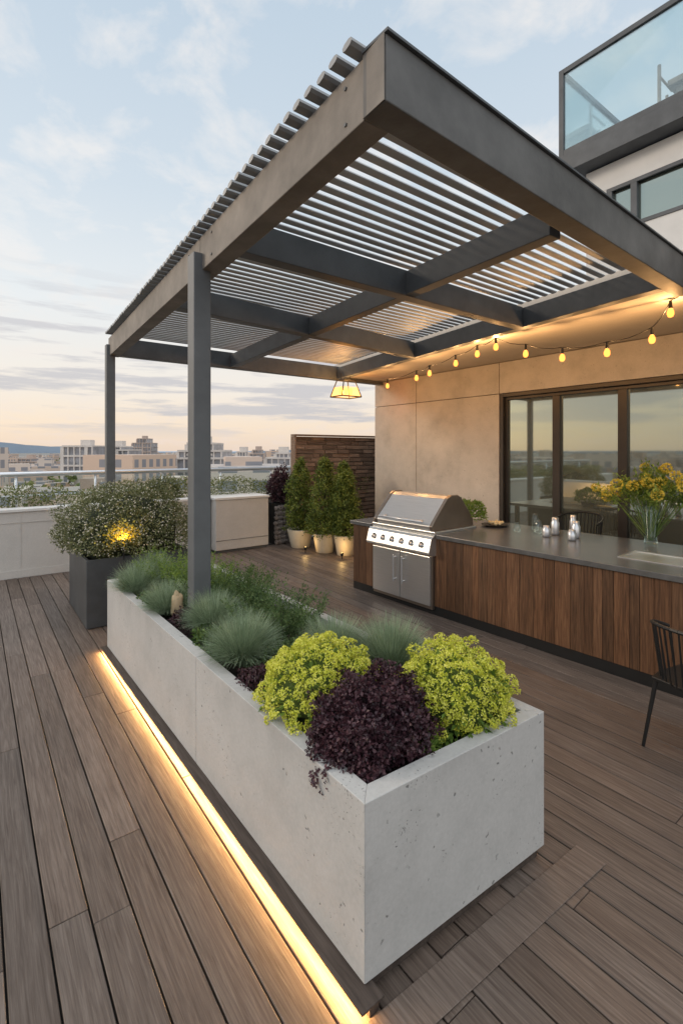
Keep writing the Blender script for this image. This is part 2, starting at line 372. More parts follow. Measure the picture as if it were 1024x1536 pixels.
mb=MB(); mb.prism([(4.7,-3.4),(9.3,-3.4),(9.3,7.3),(5.6,7.3)],3.47,3.50); mk(mb,"roof_membrane",M_beam2,hs)
mb=MB(); fx0,fx1=6.57,6.66
mb.box(fx0,fx1,4.45,4.547,0,2.733); mb.box(fx0,fx1,-3.4,4.45,2.63,2.733); mb.box(fx0,fx1,-3.4,4.45,0,.07)
for yy in (3.66,2.78,1.6,.4,-.9): mb.box(fx0-.01,fx1+.01,yy-.055,yy+.055,.07,2.63)
mb.box(6.515,6.568,4.49,4.545,0,2.731); mb.box(6.515,6.568,-3.4,4.488,2.675,2.731)
mk(mb,"window_frames",M_frame,hs,bevel=.004)
mb=MB(); mb.box(6.61,6.62,-3.4,4.45,.05,2.64); mk(mb,"window_panes",M_win,hs)
mb=MB(); mb.box(8,12,-6,3.95,3.5,5.28); mb.box(8,12,-6,3.95,5.98,6.38); mb.box(8,12,3.62,3.95,5.28,5.98)
mk(mb,"upper_walls",M_white,hs,bevel=.01)
mb=MB(); mb.box(7.985,8.02,-6,3.62,5.27,5.33); mb.box(7.985,8.02,-6,3.62,5.92,5.98)
for yy in (3.58,3.22,2.4,1.2): mb.box(7.98,8.05,yy-.045,yy+.045,5.33,5.92)
mb.box(7.7,12,-6,4.26,6.40,6.68)
mb.box(7.72,7.78,4.18,4.26,6.68,8.12); mb.box(7.72,7.78,-6,4.18,8.04,8.12); mb.box(7.78,12,4.19,4.25,8.04,8.12)
mb.box(7.72,7.78,-6,4.18,6.69,6.78)
mb.box(7.72,7.78,2.2,2.26,6.78,8.04)
mk(mb,"upper_frames",M_beam2,hs,bevel=.004)
mb=MB(); mb.box(8.06,8.07,-6,3.615,5.3,5.95); mk(mb,"upper_windows",M_win,hs)
mb=MB(); mb.box(8.10,8.12,-6,3.615,5.285,5.975); mk(mb,"window_blinds",M_frame,hs)
mb=MB(); mb.box(7.993,7.998,-6,3.94,4.6,4.61); mb.box(7.993,7.998,1.9,1.91,3.5,5.26); mk(mb,"panel_joints",M_dark,hs)
mb=MB(); mb.box(7.745,7.755,-6,4.18,6.78,8.04); mb.box(7.8,12,4.215,4.225,6.7,8.04); mk(mb,"balcony_glass",M_glassb,hs)
mb=MB(); mb.box(10.2,11.2,2.6,3.4,6.68,8.5); mb.box(10.1,11.3,2.5,3.5,8.5,8.6); mb.cyl((10.0,3.6,6.68),(10.0,3.6,8.9),.03); mb.cyl((10.0,3.6,8.7),(10.6,3.6,8.7),.02); mb.cyl((10.35,3.6,6.68),(10.35,3.6,8.5),.025); mk(mb,"roof_chimney",M_beam,hs)

# ---------------------------------------------------------------- kitchen
KT=Matrix.Translation((4.22,1.4,0))@Matrix.Rotation(math.radians(2),4,'Z')@Matrix.Translation((-4.22,-1.4,0))
kt=empty("outdoor_kitchen",(4.8,2,0))
mb=MB(); mb.box(4.247,5.05,-1.3,5.138,.1,.86); mk(mb,"carcass",M_dark,kt,KT)
mb=MB(); mb.box(4.225,5.0,-1.3,5.145,.0,.098); mk(mb,"toe_kick",M_black,kt,KT)
mb=MB(); yy=-1.3
while yy<5.13:
    wd=R.choice((.06,.075,.09,.10,.12,.14))
    y1=min(yy+wd,5.145)
    if not(yy<4.72 and y1>3.74) and y1-yy>.03:
        mb.box(4.222+R.uniform(-.0015,.0015),4.245,yy+.0014,y1-.0014,.1,.858)
    elif yy<3.74: mb.box(4.222,4.245,yy+.001,3.74,.1,.858)
    elif y1>4.72: mb.box(4.222,4.245,4.72,y1-.001,.1,.858)
    yy=y1
for i in range(8):
    mb.box(4.25+i*.1,4.348+i*.1,5.14,5.155,.1,.858)
mk(mb,"wood_cladding",M_woodk,kt,KT,bevel=.0015,seg=1)
mb=MB(); mb.box(4.19,5.62,-1.35,3.70,.865,.912); mb.box(4.19,5.62,4.76,5.18,.865,.912); mb.box(4.98,5.62,3.70,4.76,.865,.912)
mk(mb,"countertop",M_counter,kt,KT,bevel=.004)
mb=MB(); 
for yy in (-1,1.2,3.4,5.05): mb.box(5.5,5.56,yy-.03,yy+.03,0,.865)
mk(mb,"bar_legs",M_black,kt,KT)
mb=MB(); x0,x1,y0,y1=4.55,4.95,1.05,1.95
for a in((x0,x1,y0,y0+.03),(x0,x1,y1-.03,y1),(x0,x0+.03,y0+.03,y1-.03),(x1-.03,x1,y0+.03,y1-.03)): mb.box(a[0],a[1],a[2],a[3],.9125,.918)
mb.box(x0+.03,x1-.03,y0+.03,y1-.03,.9123,.9135)
mb.cyl((5.02,1.3,.912),(5.02,1.3,1.10),.014); mb.cyl((5.02,1.3,1.10),(4.84,1.3,1.12),.012); mb.cyl((4.84,1.3,1.12),(4.84,1.3,1.08),.012)
mk(mb,"sink",M_steel,kt,KT,bevel=.002)

gr=empty("barbecue_grill",(4.5,4.2,0))
mb=MB(); mb.box(4.19,4.97,3.745,4.715,.06,.70); mk(mb,"body",M_steel2,gr,KT,bevel=.004)
mb=MB(); mb.box(4.165,4.19,3.765,4.225,.10,.655); mb.box(4.165,4.19,4.235,4.70,.10,.655)
mk(mb,"doors",M_steel,gr,KT,bevel=.006)
mb=MB()
for yy in(4.16,4.30):
    mb.cyl((4.125,yy,.28),(4.125,yy,.60),.009)
    for z in(.31,.57): mb.cyl((4.125,yy,z),(4.167,yy,z),.007)
mk(mb,"door_handles",M_chrome,gr,KT)
mb=MB(); mb.prof([(4.10,.715),(4.10,.69),(4.19,.665),(4.3,.665),(4.3,.888),(4.165,.888),(4.14,.86)],3.72,4.75)
mk(mb,"control_panel",M_steel,gr,KT,bevel=.004)
mb=MB()
for i in range(6):
    yy=3.85+i*.155
    mb.cyl((4.128,yy,.785),(4.09,yy,.778),.026,.021,16)
mk(mb,"knobs",M_chrome,gr,KT,bevel=.003)
mb=MB()
for i in range(6):
    yy=3.85+i*.155
    mb.cyl((4.135,yy,.786),(4.121,yy,.783),.036,.036,16)
mk(mb,"knob_bezels",M_black,gr,KT)
mb=MB(); mb.box(4.2,4.97,3.72,4.75,.89,.935); mk(mb,"grill_rim",M_steel,gr,KT,bevel=.006)
prof_=[(4.215,.937),(4.20,.99),(4.23,1.03),(4.47,1.285),(4.53,1.315),(4.66,1.315),(4.72,1.285),(4.94,1.03),(4.955,.937)]
mb=MB(); mb.prof(prof_,3.80,4.67); mk(mb,"hood",M_steel,gr,KT,bevel=.012,seg=3)
mb=MB(); pr=[(x+(x-4.57)*.03,z+(z-.937)*.03) for x,z in prof_]; mb.prof(pr,3.755,3.80); mb.prof(pr,4.67,4.715); mk(mb,"hood_end_caps",M_steel2,gr,KT,bevel=.01,seg=3)
mb=MB(); mb.cyl((4.165,3.88,1.035),(4.165,4.59,1.035),.014,n=14)
for yy in(3.94,4.53): mb.cyl((4.165,yy,1.035),(4.24,yy,1.045),.010)
mk(mb,"hood_handle",M_chrome,gr,KT,smooth=True)

def put(name,mat,build,loc):
    mb=MB(); build(mb,loc); return mk(mb,name,mat,None,KT,smooth=True)
def glassjar(h,r):
    def f(mb,l):
        x,y,z=l; mb.lathe(x,y,[(r*.85,z),(r,z+h*.1),(r,z+h*.7),(r*.75,z+h*.8),(r*.75,z+h)],20)
    return f
zc=.9135
for i,(x,y,h,r) in enumerate([(5.15,3.02,.15,.042),(5.22,2.86,.19,.045),(5.03,2.86,.12,.042),(5.3,3.14,.20,.04),(5.2,2.62,.18,.045),(5.03,2.58,.11,.042),(5.05,3.22,.11,.038),(5.35,2.72,.22,.038)]):
    put("spice_jar",M_chrome if i%3 else M_glass,glassjar(h,r),(x,y,zc))
def tray(mb,l):
    x,y,z=l; mb.lathe(x,y,[(.10,z),(.16,z+.018),(.165,z+.022),(.15,z+.02),(.02,z+.01)],28)
put("serving_plate",M_black,tray,(5.25,3.65,zc))
def food(mb,l):
    for i in range(26):
        a=R.uniform(0,6.28); r=R.uniform(0,.1); mb.ball((l[0]+r*math.cos(a),l[1]+r*math.sin(a),l[2]+.03+R.uniform(0,.02)),.022,.022,.018,8,5)
put("appetizers",M_cream,food,(5.25,3.65,zc))

# ---------------------------------------------------------------- chairs
def chair(name,cx,cy,rot,seat=.45,top=.80):
    e=empty(name,(cx,cy,0)); T=Matrix.Translation((cx,cy,0))@Matrix.Rotation(rot,4,'Z')
    mb=MB()
    mb.prism([(-.22,-.2),(-.1,-.23),(.2,-.23),(.23,-.18),(.23,.18),(.2,.23),(-.1,.23),(-.22,.2)],seat-.02,seat)
    for sx,sy in((-1,-1),(-1,1),(1,-1),(1,1)):
        mb.cyl((.19*sx,.19*sy,seat-.02),(.24*sx,.24*sy,0),.014,.010)
    mk(mb,"seat_and_legs",M_black,e,T,bevel=.003)
    mb=MB(); n=23; pts=[]
    for i in range(n):
        a=math.radians(75)+(math.radians(210))*i/(n-1)
        p0=V((.24*math.cos(a),.24*math.sin(a),seat-.005))
        hgt=top-(abs(i-(n-1)/2)/((n-1)/2))**2*.10
        p1=V((.275*math.cos(a)-.015,.275*math.sin(a),hgt)); pts.append(p1)
        mb.cyl(p0,p1,.0055,.0055,6)
    for i in range(n-1): mb.cyl(pts[i],pts[i+1],.013,.013,8)
    mk(mb,"slatted_back",M_black,e,T)
    return e
chair("dining_chair",3.53,1.01,math.radians(-12))
chair("dining_chair",5.98,3.06,math.radians(180),.68,1.06)
chair("dining_chair",5.98,1.2,math.radians(176),.68,1.06)

# ---------------------------------------------------------------- parapet, railing
pp=empty("parapet_wall",(1,8.6,0))
mb=MB(); mb.box(-6,3.42,8.48,8.72,-.02,.955); mk(mb,"wall",M_parapet,pp,bevel=.006)
mb=MB(); mb.box(-6,3.43,8.455,8.74,.957,1.0); mk(mb,"coping",M_white,pp,bevel=.006)
mb=MB(); mb.box(-6,3.42,8.468,8.478,.0,.11); mb.box(-6,3.4,8.472,8.478,.80,.806); mb.box(.55,.56,8.474,8.478,.11,.95); mb.box(-2,-1.99,8.474,8.478,.11,.95); mk(mb,"skirting",M_parapet,pp)
bx=empty("storage_bench",(4.0,8.4,0))
mb=MB(); mb.box(3.46,4.52,8.30,8.95,.05,.955); mk(mb,"body",M_parapet,bx,bevel=.006)
mb=MB(); mb.box(3.44,4.54,8.28,8.97,.958,1.0); mk(mb,"lid",M_white,bx,bevel=.006)
mb=MB(); mb.box(3.5,4.5,8.33,8.9,0,.05); mb.box(3.47,4.51,8.294,8.298,.22,.228); mk(mb,"seams",M_beam2,bx)
rl=empty("glass_railing",(1,9.3,0))
mb=MB(); mb.cyl((-6,9.35,1.47),(6.5,9.35,1.47),.04,n=14); mb.cyl((-6,9.35,1.12),(6.5,9.35,1.12),.015,n=8)
for i in range(11): 
    x=-5.2+i*1.15; mb.cyl((x,9.35,.9),(x,9.35,1.45),.02)
mk(mb,"handrail",M_chrome,rl,smooth=True)
mb=MB(); mb.box(-6,6.5,9.345,9.352,.95,1.42); mk(mb,"glass_panels",M_glass,rl)
mb=MB(); mb.box(-6,8,8.96,9.5,.4,.9); mk(mb,"roof_edge_planter",M_parapet)

ts=empty("timber_screen",(6.5,8.9,0))
mb=MB(); z=0.0
while z<2.12:
    x=5.45
    while x<7.9:
        L=R.uniform(.18,.5); mb.box(x,min(x+L,7.95)-.014,8.80+R.uniform(0,.03),8.9,z+.009,z+.083); x+=L
    z+=.094
mk(mb,"blocks",M_screen,ts)
mb=MB(); mb.box(5.46,7.94,8.86,8.94,0,2.1); mk(mb,"backing",M_mort,ts)
mb=MB(); mb.box(5.41,5.445,8.78,8.95,0,2.16); mb.box(5.41,7.95,8.77,8.95,2.165,2.20); mk(mb,"trim",M_screen,ts)

# ---------------------------------------------------------------- vegetation builders
def rdir(): 
    while True:
        p=V((R.uniform(-1,1),R.uniform(-1,1),R.uniform(-1,1)))
        if .01<p.length<1: return p.normalized()
def lumpy(d,seed,amt,sc_=2.5): return 1+amt*noise.noise(d*sc_+V((seed*3.1,seed,seed*.7)))+amt*.5*noise.noise(d*sc_*2.6+V((seed,seed*2.3,4)))
def shellpts(n,c,rx,ry,rz,seed,amt=.25,zmin=-.3,inner=.72,sc_=2.5):
    out=[]
    while len(out)<n:
        d=rdir()
        if d.z<zmin: continue
        k=lumpy(d,seed,amt,sc_)*(inner+(1-inner)*R.random()**.5)
        out.append((V((c[0]+d.x*rx*k,c[1]+d.y*ry*k,c[2]+d.z*rz*k)),V((d.x/rx,d.y/ry,d.z/rz)).normalized()))
    return out
def bush(name,mat,c,rx,ry,rz,n,L,W,seed=0,amt=.25,zmin=-.3,up=.2,core=None,inner=.72,extra=None,sc_=2.5,parent=None):
    mb=MB()
    for p,nr in shellpts(n,c,rx,ry,rz,seed,amt,zmin,inner,sc_):
        d=(nr*.8+rdir()*.9+V((0,0,up))).normalized(); l=L*R.uniform(.6,1.3)
        mb.leaf(p,d,(nr+rdir()*.6).normalized(),l,W*R.uniform(.7,1.2))
    mats=[mat]
    if core:
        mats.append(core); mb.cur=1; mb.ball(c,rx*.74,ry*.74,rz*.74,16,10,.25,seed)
    if extra: extra(mb,mats)
    return mk(mb,name,mats,parent)
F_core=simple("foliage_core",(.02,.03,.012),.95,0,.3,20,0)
F_corey=simple("foliage_core_green",(.07,.10,.02),.95,0,.3,20,0)  # deepened so crevices between flower heads go dark: shade put into the colour
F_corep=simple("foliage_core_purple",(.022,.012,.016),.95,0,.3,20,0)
F_green=foliage("leaf_green",[(.15,(.03,.065,.016)),(.5,(.09,.16,.035)),(.9,(.20,.29,.07))],.3)
F_con=foliage("leaf_conifer",[(.15,(.04,.07,.012)),(.5,(.125,.18,.03)),(.9,(.30,.34,.065))],.3)
F_olive=foliage("leaf_olive",[(.1,(.05,.065,.022)),(.45,(.14,.16,.066)),(.8,(.26,.27,.13)),(1,(.40,.39,.28))],.3)
F_flw=foliage("flower_white",[(.2,(.40,.39,.30)),(.8,(.66,.62,.52))],.2)
F_yel=foliage("flower_chartreuse",[(.05,(.34,.40,.03)),(.4,(.66,.68,.07)),(.85,(.88,.86,.24))],.35,nscale=14)
F_lime=foliage("leaf_lime",[(.1,(.07,.14,.02)),(.5,(.17,.27,.045)),(.9,(.33,.42,.09))],.3)
F_pur=foliage("leaf_burgundy",[(.1,(.022,.011,.016)),(.5,(.060,.024,.034)),(.85,(.12,.052,.062)),(1,(.20,.11,.10))],.2,.45,8)
F_gras=foliage("fescue_blade",[(.1,(.13,.19,.11)),(.5,(.28,.37,.235)),(.9,(.50,.59,.42))],.3)
F_rose=foliage("leaf_rosemary",[(.15,(.035,.075,.022)),(.5,(.10,.17,.055)),(.9,(.21,.30,.11))],.3)
F_gold=foliage("flower_gold",[(.1,(.48,.36,.02)),(.5,(.76,.62,.08)),(.9,(.86,.76,.20))],.3)
F_far=foliage("leaf_far",[(.15,(.07,.09,.03)),(.5,(.16,.19,.055)),(.9,(.30,.29,.11))],.3,.7,1.5)

def flowerdome(name,c,rx,ry,rz,ncl,seed,green_n=1200):
    mb=MB(); cen=[]
    cand=shellpts(ncl*9,c,rx,ry,rz,seed,.26,-.2,.95,3.4)
    for p,nr in cand:
        if all((p-q).length>.040 for q,_ in cen): cen.append((p,nr))
    for p,nr in cen:
        rr=R.uniform(.019,.031); p=p+nr*R.uniform(-.022,.018)
        up=(nr+V((0,0,.25))).normalized()
        # each head is made of several small buds
        for j in range(9):
            bd=(rdir()+up*1.0).normalized(); bc=p+bd*rr*.75; br=rr*.42
            for k in range(9):
                d=(rdir()+bd*.8).normalized()
                dd=(d.cross(rdir())+d*.4).normalized()
                mb.leaf(bc+d*br,dd,(d+rdir()*.3).normalized(),.0105*R.uniform(.7,1.25),.0085)
    mats=[F_yel,F_lime,F_corey]; mb.cur=1
    for p,nr in shellpts(green_n,(c[0],c[1],c[2]-.02),rx*.95,ry*.95,rz*.95,seed,.24,-.65,.8,3.4):
        d=(nr+rdir()*.7+V((0,0,-.1))).normalized(); mb.leaf(p,d,V((0,0,1)),R.uniform(.025,.05),R.uniform(.012,.022))
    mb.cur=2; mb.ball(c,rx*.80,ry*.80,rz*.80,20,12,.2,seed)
    return mk(mb,name,mats)
flowerdome("chartreuse_sedum",(1.33,1.93,.70),.265,.265,.195,430,3)
flowerdome("chartreuse_sedum",(1.79,1.50,.70),.24,.235,.215,370,9,1500)
def purple(name,c,rx,ry,rz,n,seed,L=.020):
    mb=MB()
    pts=shellpts(n,c,rx,ry,rz,seed,.40,-.35,.70,3.4)
    pts+=shellpts(int(n*.42),(c[0]-.17,c[1]-.03,c[2]-.07),.12,.15,.12,seed+1,.35,-1,.5,4)
    for p,nr in pts:
        for k in range(3):
            d=(nr*.6+rdir()).normalized(); mb.leaf(p+rdir()*.010,d,(nr+rdir()).normalized(),L*R.uniform(.5,1.15),L*.7)
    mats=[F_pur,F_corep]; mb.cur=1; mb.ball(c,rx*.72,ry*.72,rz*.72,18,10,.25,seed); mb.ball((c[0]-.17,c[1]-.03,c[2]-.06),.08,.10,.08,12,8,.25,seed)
    return mk(mb,name,mats)
purple("burgundy_heuchera",(1.34,1.56,.69),.25,.22,.185,6500,5)
bush("leafy_groundcover",F_lime,(1.50,1.41,.61),.07,.04,.07,260,.04,.016,4,.3,-.2,.4)
bush("leafy_groundcover",F_green,(1.62,1.49,.62),.09,.08,.12,400,.035,.014,6,.3,-.2,.4)

def fescue(name,c,r,n,seed):
    rr=random.Random(seed); mb=MB()
    for i in range(n):
        a=rr.uniform(0,6.283); rad=rr.random()**.5*.04
        b=V((c[0]+rad*math.cos(a),c[1]+rad*math.sin(a),c[2]-.08))
        zz=rr.uniform(.08,1)**.8; el=math.acos(min(1,zz)); a2=a+rr.uniform(-.7,.7)
        d=V((math.sin(el)*math.cos(a2),math.sin(el)*math.sin(a2),zz))
        L=r*rr.uniform(.80,1.12)*(1+.34*zz); side=d.cross(V((0,0,1)))
        if side.length<.05: side=V((1,0,0))
        side.normalize(); side=(side+rr.uniform(-.7,.7)*d.cross(side)).normalized(); wd=rr.uniform(.0013,.0023)
        ps=[]
        up=V((0,0,1))
        for t in(0,.35,.7,1):
            p=b+d*L*t+up*(L*.30*math.sin(math.pi*min(t*.75,1)))*(1-zz*.6); p+=V((rr.uniform(-1,1),rr.uniform(-1,1),0))*.006*t; ps.append(p)
        vs=[]
        for k,p in enumerate(ps): 
            ww=wd*(1-.28*k); vs+= [p-side*ww,p+side*ww]
        mb.add(vs,[(0,1,3,2),(2,3,5,4),(4,5,7,6)])
    return mk(mb,name,F_gras)
for i,(x,y,z,r,n) in enumerate([(1.24,2.58,.70,.205,2800),(1.67,2.28,.69,.195,2500),(1.84,1.98,.70,.215,2700),(1.31,3.17,.70,.19,2300),(1.17,3.74,.69,.18,2000),(1.12,4.40,.69,.20,1900),(1.32,4.62,.71,.20,1900),(1.7,4.55,.64,.20,1500)]):
    fescue("blue_fescue",(x,y,z),r,n,100+i)
def rosemary(name,c,rad,n,h,mat=F_rose,spread=.6):
    mb=MB()
    for i in range(n):
        a=R.uniform(0,6.283); q=R.random()**.5; b=V((c[0]+q*rad*.7*math.cos(a),c[1]+q*rad*.7*math.sin(a),c[2]))
        d=V((q*spread*math.cos(a),q*spread*math.sin(a),1)).normalized(); L=h*R.uniform(.6,1.05)
        for k in range(28):
            t=R.uniform(.15,1); p=b+d*L*t; dd=(d*.8+rdir()).normalized(); mb.leaf(p,dd,rdir(),R.uniform(.018,.030),.0065)
    return mk(mb,name,mat)
rosemary("rosemary_bush",(1.62,2.85,.58),.27,290,.36)
rosemary("rosemary_bush",(1.66,3.40,.58),.22,180,.34)
rosemary("rosemary_bush",(1.55,4.0,.58),.26,200,.38,F_lime)
rosemary("rosemary_bush",(1.42,4.5,.58),.22,130,.42,F_lime)
rosemary("rosemary_bush",(1.86,3.8,.58),.16,110,.32,F_green)
rosemary("rosemary_bush",(1.45,3.62,.58),.16,120,.36,F_rose)
bush("groundcover_plants",F_green,(1.20,2.93,.61),.12,.20,.11,1500,.024,.013,11,.3,-.2)
bush("groundcover_plants",F_pur,(1.17,2.28,.61),.10,.14,.10,1000,.02,.012,12,.3,-.2)
bush("groundcover_plants",F_rose,(1.45,2.42,.62),.2,.22,.12,1900,.024,.012,13,.3,-.2)
bush("groundcover_plants",F_pur,(1.22,3.42,.61),.12,.16,.11,1100,.022,.012,14,.3,-.2)
bush("groundcover_plants",F_green,(1.42,3.95,.61),.3,.3,.13,2000,.026,.015,15,.3,-.2)
bush("groundcover_plants",F_rose,(1.6,1.75,.60),.3,.25,.10,1500,.024,.012,16,.3,-.2)
bush("groundcover_plants",F_green,(1.14,4.02,.61),.1,.2,.10,900,.024,.013,17,.3,-.2)
mb=MB()
for i in range(2600):
    t=R.random(); x=R.uniform(1.13,1.98)-.06*t; y=1.3+3.45*t; d=rdir(); d.z*=.2; d.normalize(); mb.leaf(V((x,y,.588+R.random()*.008)),d,V((0,0,1)),R.uniform(.01,.03),R.uniform(.006,.012))
mk(mb,"bark_mulch",M_mulch)
mb=MB(); mb.ball((1.205,3.60,.69),.045,.04,.11,16,12,.4,3); mk(mb,"standing_stone",M_tan,smooth=True)

dp=empty("square_planter",(1.45,6.1,0))
x0,x1,y0,y1=.93,2.0,5.57,6.68
mb=MB()
for a in((x0,x1,y0,y0+.03),(x0,x1,y1-.03,y1),(x0,x0+.03,y0+.031,y1-.031),(x1-.03,x1,y0+.031,y1-.031)): mb.box(a[0],a[1],a[2],a[3],.01,.715)
mk(mb,"box",M_dkbox,dp,bevel=.004)
mb=MB(); mb.box(x0+.03,x1-.03,y0+.03,y1-.03,.3,.66); mk(mb,"soil",M_soil,dp)
def flws(mb,mats):
    mats.append(F_flw); mb.cur=2
    for p,nr in shellpts(2400,(1.46,6.1,.90),.80,.72,.60,21,.18,-.25,.93,3):
        mb.leaf(p,rdir(),nr,.018,.016)
    mats.append(F_gold); mb.cur=3
    for i in range(260):
        p=V((1.25+R.gauss(0,.09),5.47+R.uniform(-.05,.08),.98+R.gauss(0,.05))); mb.leaf(p,rdir(),V((0,-1,.3)),.028,.024)
bush("flowering_shrub",F_olive,(1.46,6.1,.90),.76,.70,.56,14000,.036,.015,21,.20,-.3,.2,F_core,.78,flws,3)

def conifer(name,x,y,pt,h,r,seed):
    mb=MB(); rr=random.Random(seed)
    mb.cur=1; mb.cyl((x,y,pt-.05),(x,y,pt+h*.85),.022,.006,8)
    for i in range(14):
        z=pt+.1+h*.75*i/14; a=rr.uniform(0,6.28); l=r*.8*(1-i/16); mb.cyl((x,y,z),(x+l*math.cos(a),y+l*math.sin(a),z+.08),.007,.002,5)
    mb.cur=0
    for i in range(380):
        t=rr.random()**1.1; a=rr.uniform(0,6.283)
        prof=(min(1,(t+.10)/.16)**.5)*(1-t)**.5
        q=r*prof*rr.uniform(.35,1.2)*(1+.35*noise.noise(V((a*1.2,t*6,seed))))
        c=V((x+q*math.cos(a),y+q*math.sin(a),pt+h*t)); out=V((math.cos(a),math.sin(a),.9)).normalized()
        for k in range(16):
            p=c+V((rr.gauss(0,.028),rr.gauss(0,.028),rr.gauss(0,.035)))
            mb.leaf(p,(out*.7+rdir()*.7).normalized(),(out+rdir()*.6).normalized(),rr.uniform(.035,.062),rr.uniform(.018,.030))
    return mk(mb,name,[F_con,M_soil])
def pot(name,x,y,h,r):
    e=empty(name,(x,y,0)); mb=MB(); mb.lathe(x,y,[(r*.68,0),(r*.72,.01),(r,h-.02),(r,h),(r*.92,h),(r*.90,h-.05)],32); mk(mb,"pot",M_pot,e,smooth=True)
    mb=MB(); mb.lathe(x,y,[(r*.88,h-.06),(r*.88,h-.045)],24); mk(mb,"soil",M_soil,e)
for i,(x,y,h,r,th,cr_) in enumerate([(5.02,7.95,.35,.25,1.32,.31),(5.12,7.28,.35,.215,1.34,.30),(5.27,6.85,.36,.21,1.10,.27),(5.80,7.60,.34,.21,1.25,.32)]):
    pot("plant_pot",x,y,h,r); conifer("potted_evergreen",x,y,h-.02,th,cr_,40+i*7)
gb=empty("stone_planter",(5.05,8.6,0))
mb=MB(); 
for i in range(9):
    for j in range(8):
        mb.ball((4.76+.06*i+R.uniform(-.01,.01),8.42,.05+.095*j+R.uniform(-.01,.01)),.045,.05,.052,8,6,.4,i*8+j)
mk(mb,"stones",simple("gabion_stone",(.20,.17,.155),.85,0,.4,9,.3),gb)
mb=MB(); mb.box(4.74,5.28,8.44,8.75,0,.80); mk(mb,"core",M_dark,gb)
bush("burgundy_shrub",F_pur,(4.98,8.62,1.12),.27,.24,.38,2600,.06,.028,31,.4,-.9,.2,F_corep,.5)

mb=MB()
for i in range(19000):
    x=R.uniform(-6,7.5); k=.5+.5*noise.noise(V((x*1.1,3,0)))+.35*noise.noise(V((x*4,8,0)))
    z=.86+R.random()**.8*(.22+.38*max(0,k)); y=8.98+R.uniform(-.20,.22)
    mb.leaf(V((x,y,z)),(rdir()+V((0,-.2,.5))).normalized(),rdir(),R.uniform(.03,.06),.02)
mk(mb,"rooftop_hedge",F_far)
bush("rooftop_shrub",F_olive,(2.75,9.0,1.05),.35,.2,.33,1500,.045,.02,51,.3,-.3,.2,F_core)

mb=MB(); q=KT@V((5.08,4.0,.912)); mb.lathe(q.x,q.y,[(.07,q.z),(.10,q.z+.03),(.11,q.z+.075),(.10,q.z+.075)],24); mk(mb,"herb_bowl",M_black,smooth=True)
bush("herb_plant",F_lime,(q.x,q.y-.04,q.z+.15),.22,.24,.14,1500,.045,.018,61,.4,-.4,.3)
vz=empty("flower_vase",(5.43,2.05,.91))
mb=MB(); mb.lathe(5.43,2.03,[(.06,.914),(.065,.93),(.055,1.0),(.08,1.22),(.10,1.30),(.093,1.30),(.074,1.22),(.05,1.0),(.055,.94)],28); mk(mb,"vase",M_glass,vz,smooth=True)
mb=MB(); heads=[]
for i in range(70):
    a=R.uniform(0,6.28); q=R.random()**.6; tip=V((5.43+q*.48*math.cos(a),2.03+q*.50*math.sin(a),1.45+R.uniform(0,.34)*(1-q*.6)+R.uniform(-.14,.05)*q))
    base=V((5.43+R.uniform(-.03,.03),2.03+R.uniform(-.03,.03),.95)); mid=base.lerp(tip,.6)+V((0,0,.07))
    mb.cyl(base,mid,.0025,.0025,4,False); mb.cyl(mid,tip,.002,.0015,4,False); heads.append(tip)
    for k in range(40):
        t=R.uniform(.1,1); p=mid.lerp(tip,t)+rdir()*.045; mb.leaf(p,(rdir()+V((0,0,.2))).normalized(),V((0,0,1)),R.uniform(.03,.06),.020)
mb.cur=1
for h in heads:
    if R.random()<.40:
        rr=R.uniform(.045,.07)
        for k in range(90):
            d=rdir(); mb.leaf(h+d*rr*.6,(d+rdir()*.5).normalized(),rdir(),.024,.020)
mk(mb,"bouquet",[F_lime,F_gold],vz)

# ---------------------------------------------------------------- string lights, lantern
def pl_(name,loc,e,c,r,par=None):
    l=bpy.data.lights.new(name,"POINT"); l.energy=e; l.color=c; l.shadow_soft_size=r
    o=bpy.data.objects.new(name,l); o.location=loc; sc.collection.objects.link(o)
    if par: o.parent=par; o.matrix_parent_inverse=Matrix.Translation(-V(par.location))
st=empty("string_lights",(5,4,3))
bulbs=[(5.45,5.95,2.93),(5.2,5.05,2.93),(5.12,4.72,2.95),(5.02,4.17,3.00),(4.98,3.80,3.06),(4.98,3.53,3.10),(5.0,3.15,2.96),(5.0,2.72,2.85),(5.0,2.26,2.83),(5.0,1.86,2.89),(5.0,1.71,3.10)]
def curve(name,pts,r,mat,par):
    cu=bpy.data.curves.new(name,'CURVE'); cu.dimensions='3D'; cu.bevel_depth=r; sp=cu.splines.new('POLY'); sp.points.add(len(pts)-1)
    for i,p in enumerate(pts): sp.points[i].co=(*p,1)
    o=bpy.data.objects.new(name,cu); cu.materials.append(mat); sc.collection.objects.link(o); o.parent=par; o.matrix_parent_inverse=Matrix.Translation(-V(par.location))
pts=[(5.7,6.9,3.15)]
for i,b in enumerate(bulbs):
    p0=V(pts[-1]); p1=V((b[0],b[1],b[2]+.10))
    for t in(.25,.5,.75): 
        q=p0.lerp(p1,t); q.z-=.03*math.sin(math.pi*t); pts.append(tuple(q))
    pts.append(tuple(p1))
pts.append((4.95,1.62,3.21))
curve("cable",pts,.004,M_black,st)
mb=MB(); mg=MB()
for b in bulbs:
    mb.cyl((b[0],b[1],b[2]+.10),(b[0],b[1],b[2]+.03),.012,.017,10)
    mg.lathe(b[0],b[1],[(.010,b[2]-.05),(.022,b[2]-.042),(.030,b[2]-.018),(.026,b[2]+.008),(.014,b[2]+.03)],12)
    pl_("filament_light",(b[0],b[1],b[2]-.012),7.5,(1,.66,.36),.013,st)
